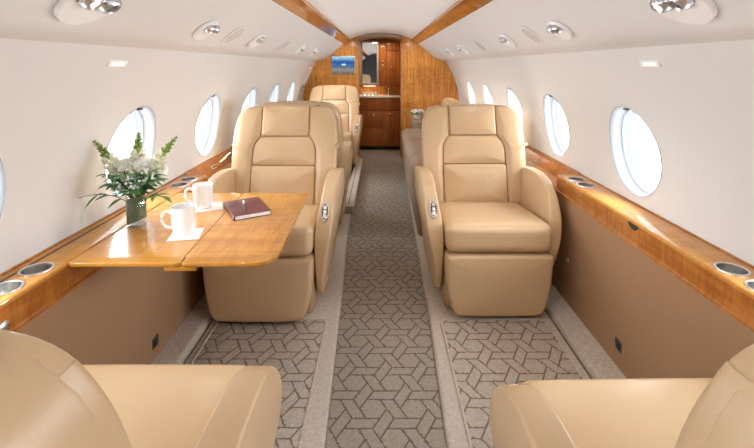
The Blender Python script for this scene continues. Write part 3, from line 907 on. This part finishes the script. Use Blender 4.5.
t = thing('flower_vase', 'round clear glass vase of white flowers on the wooden table', 'vase', (VX, VY, TZ))
b = MB(); b.lathe([(.0335, 0), (.0345, .004), (.0345, .112), (.0335, .1135), (.0325, .112), (.0325, .016), (.0001, .014)], 48); b.build('glass', M['glass'], t)
b = MB()
rows = []
for z in (.018, .095):
    rows.append([(.0318 * math.cos(2 * PI * i / 40), .0318 * math.sin(2 * PI * i / 40), z + (.012 * math.cos(2 * PI * i / 40) if z < .05 else 0)) for i in range(41)])
b.sheet(rows); b.build('leaf_lining', M['water'], t)
b = MB(); b.lathe([(.0325, .001), (.0325, .013), (.0001, .0135)], 40); b.build('base_disc', M['glass'], t)
snapdragon((-.130, -.02, .212), 'white snapdragon spike leaning left in the glass vase')
snapdragon((.008, .02, .235), 'tallest snapdragon spike with green buds rising from the middle of the vase')
snapdragon((.140, .03, .218), 'snapdragon spike leaning right towards the window and mugs')
for c, r, nm, ax in (((-.036, -.020, .118), .031, 'white rose at the left of the vase bouquet', (-.2, -.6, .8)),
                     ((.044, -.010, .122), .028, 'white rose at the right of the vase bouquet', (.3, -.6, .7)),
                     ((.004, .010, .140), .026, 'white rose at the top of the vase bouquet', (0, -.4, .9)),
                     ((.078, .020, .100), .021, 'small white rose low on the right of the vase bouquet', (.6, -.5, .6))):
    rose(c, r, nm, ax)
for k in range(15):
    a = -PI * 1.0 + PI * 1.6 * k / 14
    rr = random.uniform(.055, .10)
    leaf_sprig((rr * math.cos(a), rr * math.sin(a) * .8 - .01, random.uniform(.03, .105)), 'dark green leafy sprig packed among the white flowers in the vase', 11, .044, .021, 'leafy sprigs in the vase')
leaf_sprig((-.125, -.045, .025), 'long drooping leafy frond reaching left from the vase towards the wall', 6, .062, .015)
leaf_sprig((.115, -.045, .020), 'leafy frond reaching right from the vase over the table', 6, .050, .018)
for k in range(12):
    a = -PI + PI * 1.3 * k / 11
    filler((.065 * math.cos(a) + .01, .05 * math.sin(a) - .015, random.uniform(.055, .11)), 'fine sprig of tiny white filler blossoms in the vase', 'filler blossoms in the vase')

# ------------------------------------------------------------------ folding table and what is on it
t = thing('folding_table', 'glossy honey wood folding table drawn out from the left ledge', 'table', (0, 0, TZ))
def leaf(poly, field, nm):
    b = MB()
    b.pad(resample(poly, 120), -.014, 0, .004, fn=lambda x, y, d: (x, y, d), steps=4, rings=2)
    lf = b.build(nm, M['veneer_x'], t, angle=30)
    b = MB(); b.add([(x, y, .0004) for x, y in field], [tuple(range(len(field)))]); b.build('veneer_field', M['table_top'], lf)
leaf(corner([(-.929, 1.222), (-.5985, 1.222), (-.6315, 1.925), (-.929, 1.925)], (.006, .005, .005, .006)),
     [(-.920, 1.257), (-.604, 1.257), (-.633, 1.890), (-.920, 1.890)], 'table_leaf')
leaf(corner([(-.5955, 1.222), (-.322, 1.222), (-.336, 1.925), (-.6285, 1.925)], (.005, .075, .03, .005)),
     [(-.600, 1.257), (-.400, 1.257), (-.360, 1.297), (-.372, 1.872), (-.390, 1.890), (-.628, 1.890)], 'table_leaf')
b = MB(); b.rbox((-.600, 1.245, -.021), (.048, .020, .0065), .003, n=2, e=2); b.build('slide_block', M['veneer_x'], t)
for y in (1.32, 1.80):
    b = MB(); b.box(-.925, -.66, y - .012, y + .012, -.034, -.0145, .003); b.build('slide_rail', M['steel'], t)

def napkin(label, x, y, rz, h=.050):
    t = thing('napkin', label, 'napkin', (x, y, TZ + .0006), rz, 'paper napkins')
    b = MB(); b.rbox((0, 0, .0009), (h, h, .0009), .0008, n=3, e=2); b.build('sheet', M['paper'], t)
def mug(label, x, y, rz):
    t = thing('coffee_mug', label, 'mug', (x, y, TZ + .0026), rz, 'white mugs')
    b = MB()
    b.lathe([(.0001, 0), (.026, 0), (.030, .0015), (.0325, .006), (.0355, .022), (.0375, .05), (.0392, .092), (.0394, .0945), (.0385, .0955), (.0372, .0945), (.0355, .05), (.0335, .022), (.029, .008), (.0001, .006)], 56)
    b.build('body', M['china'], t)
    b = MB(); P = [Vector((-.0375, 0, .074)), Vector((-.050, 0, .079)), Vector((-.063, 0, .073)), Vector((-.068, 0, .056)), Vector((-.064, 0, .038)), Vector((-.052, 0, .025)), Vector((-.036, 0, .023))]
    pts = []
    for i in range(len(P) - 1):
        p0, p1, p2, p3 = P[max(0, i - 1)], P[i], P[i + 1], P[min(len(P) - 1, i + 2)]
        for k in range(5):
            s_ = k / 5; pts.append(.5 * ((2 * p1) + (p2 - p0) * s_ + (2 * p0 - 5 * p1 + 4 * p2 - p3) * s_ ** 2 + (3 * p1 - p0 - 3 * p2 + p3) * s_ ** 3))
    pts.append(P[-1]); b.tube(pts, .0052, 10); b.build('handle', M['china'], t)
napkin('white paper napkin under the nearer mug', -.674, 1.432, R(12))
napkin('white paper napkin under the farther mug by the notebook', -.708, 1.718, R(22))
mug('white mug nearer the camera on the wooden table', -.686, 1.440, R(12))
mug('white mug farther from the camera beside the notebook', -.730, 1.712, R(10))
t = thing('notebook', 'closed burgundy notebook on the wooden table', 'notebook', (-.542, 1.682, TZ + .0006), R(30))
b = MB(); b.box(-.065, .066, -.096, .096, .0018, .0155); b.build('pages', M['paper'], t)
b = MB(); b.box(-.070, .069, -.099, .099, .0155, .0185, .0014); b.box(-.070, .069, -.099, .099, 0, .0018, .0008); b.rbox((-.0695, 0, .00925), (.0035, .099, .0092), .003, n=2, e=3); b.build('cover', M['book'], t)
t = thing('pen', 'short dark pen with silver clip lying on the notebook', 'pen', (-.549, 1.672, TZ + .0191), R(112))
mp = Matrix.Translation((0, 0, .0048)) @ Matrix.Rotation(R(90), 4, 'Y')
b = MB(); b.lathe([(.0001, -.062), (.0022, -.060), (.0045, -.045), (.0048, .010)], 16, mat=mp); b.build('barrel', M['dark'], t)
b = MB(); b.lathe([(.0048, .010), (.0050, .012), (.0048, .055), (.0030, .062), (.0001, .063)], 16, mat=mp); b.build('cap', M['chrome'], t)
b = MB(); b.rbox((.036, 0, .0105), (.020, .0014, .0008), .0006, n=2, e=2); b.build('clip', M['chrome'], t)

# flowers on the sofa end
t = thing('flower_bowl', 'low pale bowl on the far arm of the sofa holding white flowers', 'bowl', (.47, 5.47, .549))
b = MB(); b.lathe([(.0001, 0), (.035, 0), (.055, .03), (.060, .05), (.055, .05), (.0001, .04)], 28); b.build('bowl', M['stone'], t)
t = thing('posy', 'cluster of small white flowers with leaves in the bowl by the sofa', 'flowers', (.47, 5.47, .59))
b = MB(); w = MB()
for k in range(26):
    d = rdir(); d.z = abs(d.z) * .8 - .1; p = Vector((d.x * .085, d.y * .06, .03 + d.z * .07)); blob(w, p, random.uniform(.013, .021), 1, 1, .8, 5)
for k in range(26):
    d = rdir(); d.z = abs(d.z) * .5 + .05; blade(b, Vector((d.x * .045, d.y * .035, .022)), d, (0, 0, 1), .075, .03, .35)
w.build('blossom', M['petal'], t); b.build('leaves', M['green'], t)

# ------------------------------------------------------------------ light
def area(name, loc, rot, sx, sy, e, col=(1, 1, 1)):
    l = bpy.data.lights.new(name, 'AREA'); l.shape = 'RECTANGLE'; l.size = sx; l.size_y = sy; l.energy = e; l.color = col
    o = bpy.data.objects.new(name, l); COL.objects.link(o); o.location = loc; o.rotation_euler = rot; return o
DAY = 16
for wy in WIN_Y:
    for sg in (-1, 1):
        o = area('daylight', (sg * 1.27, wy, .95), (0, 0, 0), .5, .5, DAY, (.90, .965, 1.06))
        o.rotation_euler = Vector((-sg, 0, .16)).to_track_quat('-Z', 'Y').to_euler()
def spot(name, loc, aim, e, ang, col=(1, .93, .84)):
    l = bpy.data.lights.new(name, 'SPOT'); l.energy = e; l.color = col; l.spot_size = R(ang); l.spot_blend = .8; l.shadow_soft_size = .03
    o = bpy.data.objects.new(name, l); COL.objects.link(o); o.location = loc
    o.rotation_euler = (Vector(aim) - Vector(loc)).to_track_quat('-Z', 'Y').to_euler()
for sg in (-1, 1):
    spot('reading_and_fill_lamp', (sg * .62, 1.03, 1.35), (sg * .55, 2.0, .22), 7, 75)
    spot('reading_and_fill_lamp', (sg * .64, 1.72, 1.35), (sg * .70, 1.6, .6), 4, 100)
    spot('reading_and_fill_lamp', (sg * .60, .05, 1.38), (sg * .52, .30, .9), 1.0, 110, (1, .92, .82))  # added fill to brighten the near seat backs; no overhead unit here
    spot('reading_and_fill_lamp', (sg * .64, 2.42, 1.35), (sg * .55, 2.3, .4), 2, 100)
    spot('reading_and_fill_lamp', (sg * .64, 3.66, 1.35), (sg * .55, 3.6, .4), 4, 100)
    spot('reading_and_fill_lamp', (sg * .64, 4.90, 1.35), (sg * .5, 5.2, .6), 6, 120)
    spot('bulkhead_fill', (sg * .40, 5.30, 1.54), (sg * .55, 5.80, .9), 5, 120)  # added fill to lift the far end and wood panels; no fitting modelled
area('galley_ceiling_lamp', (0, 6.08, 1.57), (0, 0, 0), .25, .1, 2.5, (1, .82, .6))
area('counter_strip', (-.17, 6.46, .912), (0, 0, 0), .16, .04, .6, (1, .8, .5))
w = bpy.data.worlds.new('World'); sc.world = w; w.use_nodes = True
bg = w.node_tree.nodes['Background']; bg.inputs[0].default_value = (.95, .98, 1, 1); bg.inputs[1].default_value = 3.0

# ------------------------------------------------------------------ camera
cam = bpy.data.cameras.new('camera'); co = bpy.data.objects.new('camera', cam); COL.objects.link(co)
co.location = (-.012, 0, 1.22); co.rotation_euler = (R(90 - 4), 0, 0)
cam.sensor_width = 36; cam.sensor_fit = 'HORIZONTAL'; cam.lens = 36 * 430 / 754
cam.shift_x = -3 / 754; cam.shift_y = -(224 - 96.07) / 754
cam.clip_start = .01
sc.camera = co
vs_ = sc.view_settings
vs_.view_transform = 'Standard'; vs_.look = 'None'; vs_.gamma = 1; vs_.use_curve_mapping = False; vs_.exposure = 0.38
sc.cycles.max_bounces = 10; sc.cycles.diffuse_bounces = 6; sc.cycles.transparent_max_bounces = 12
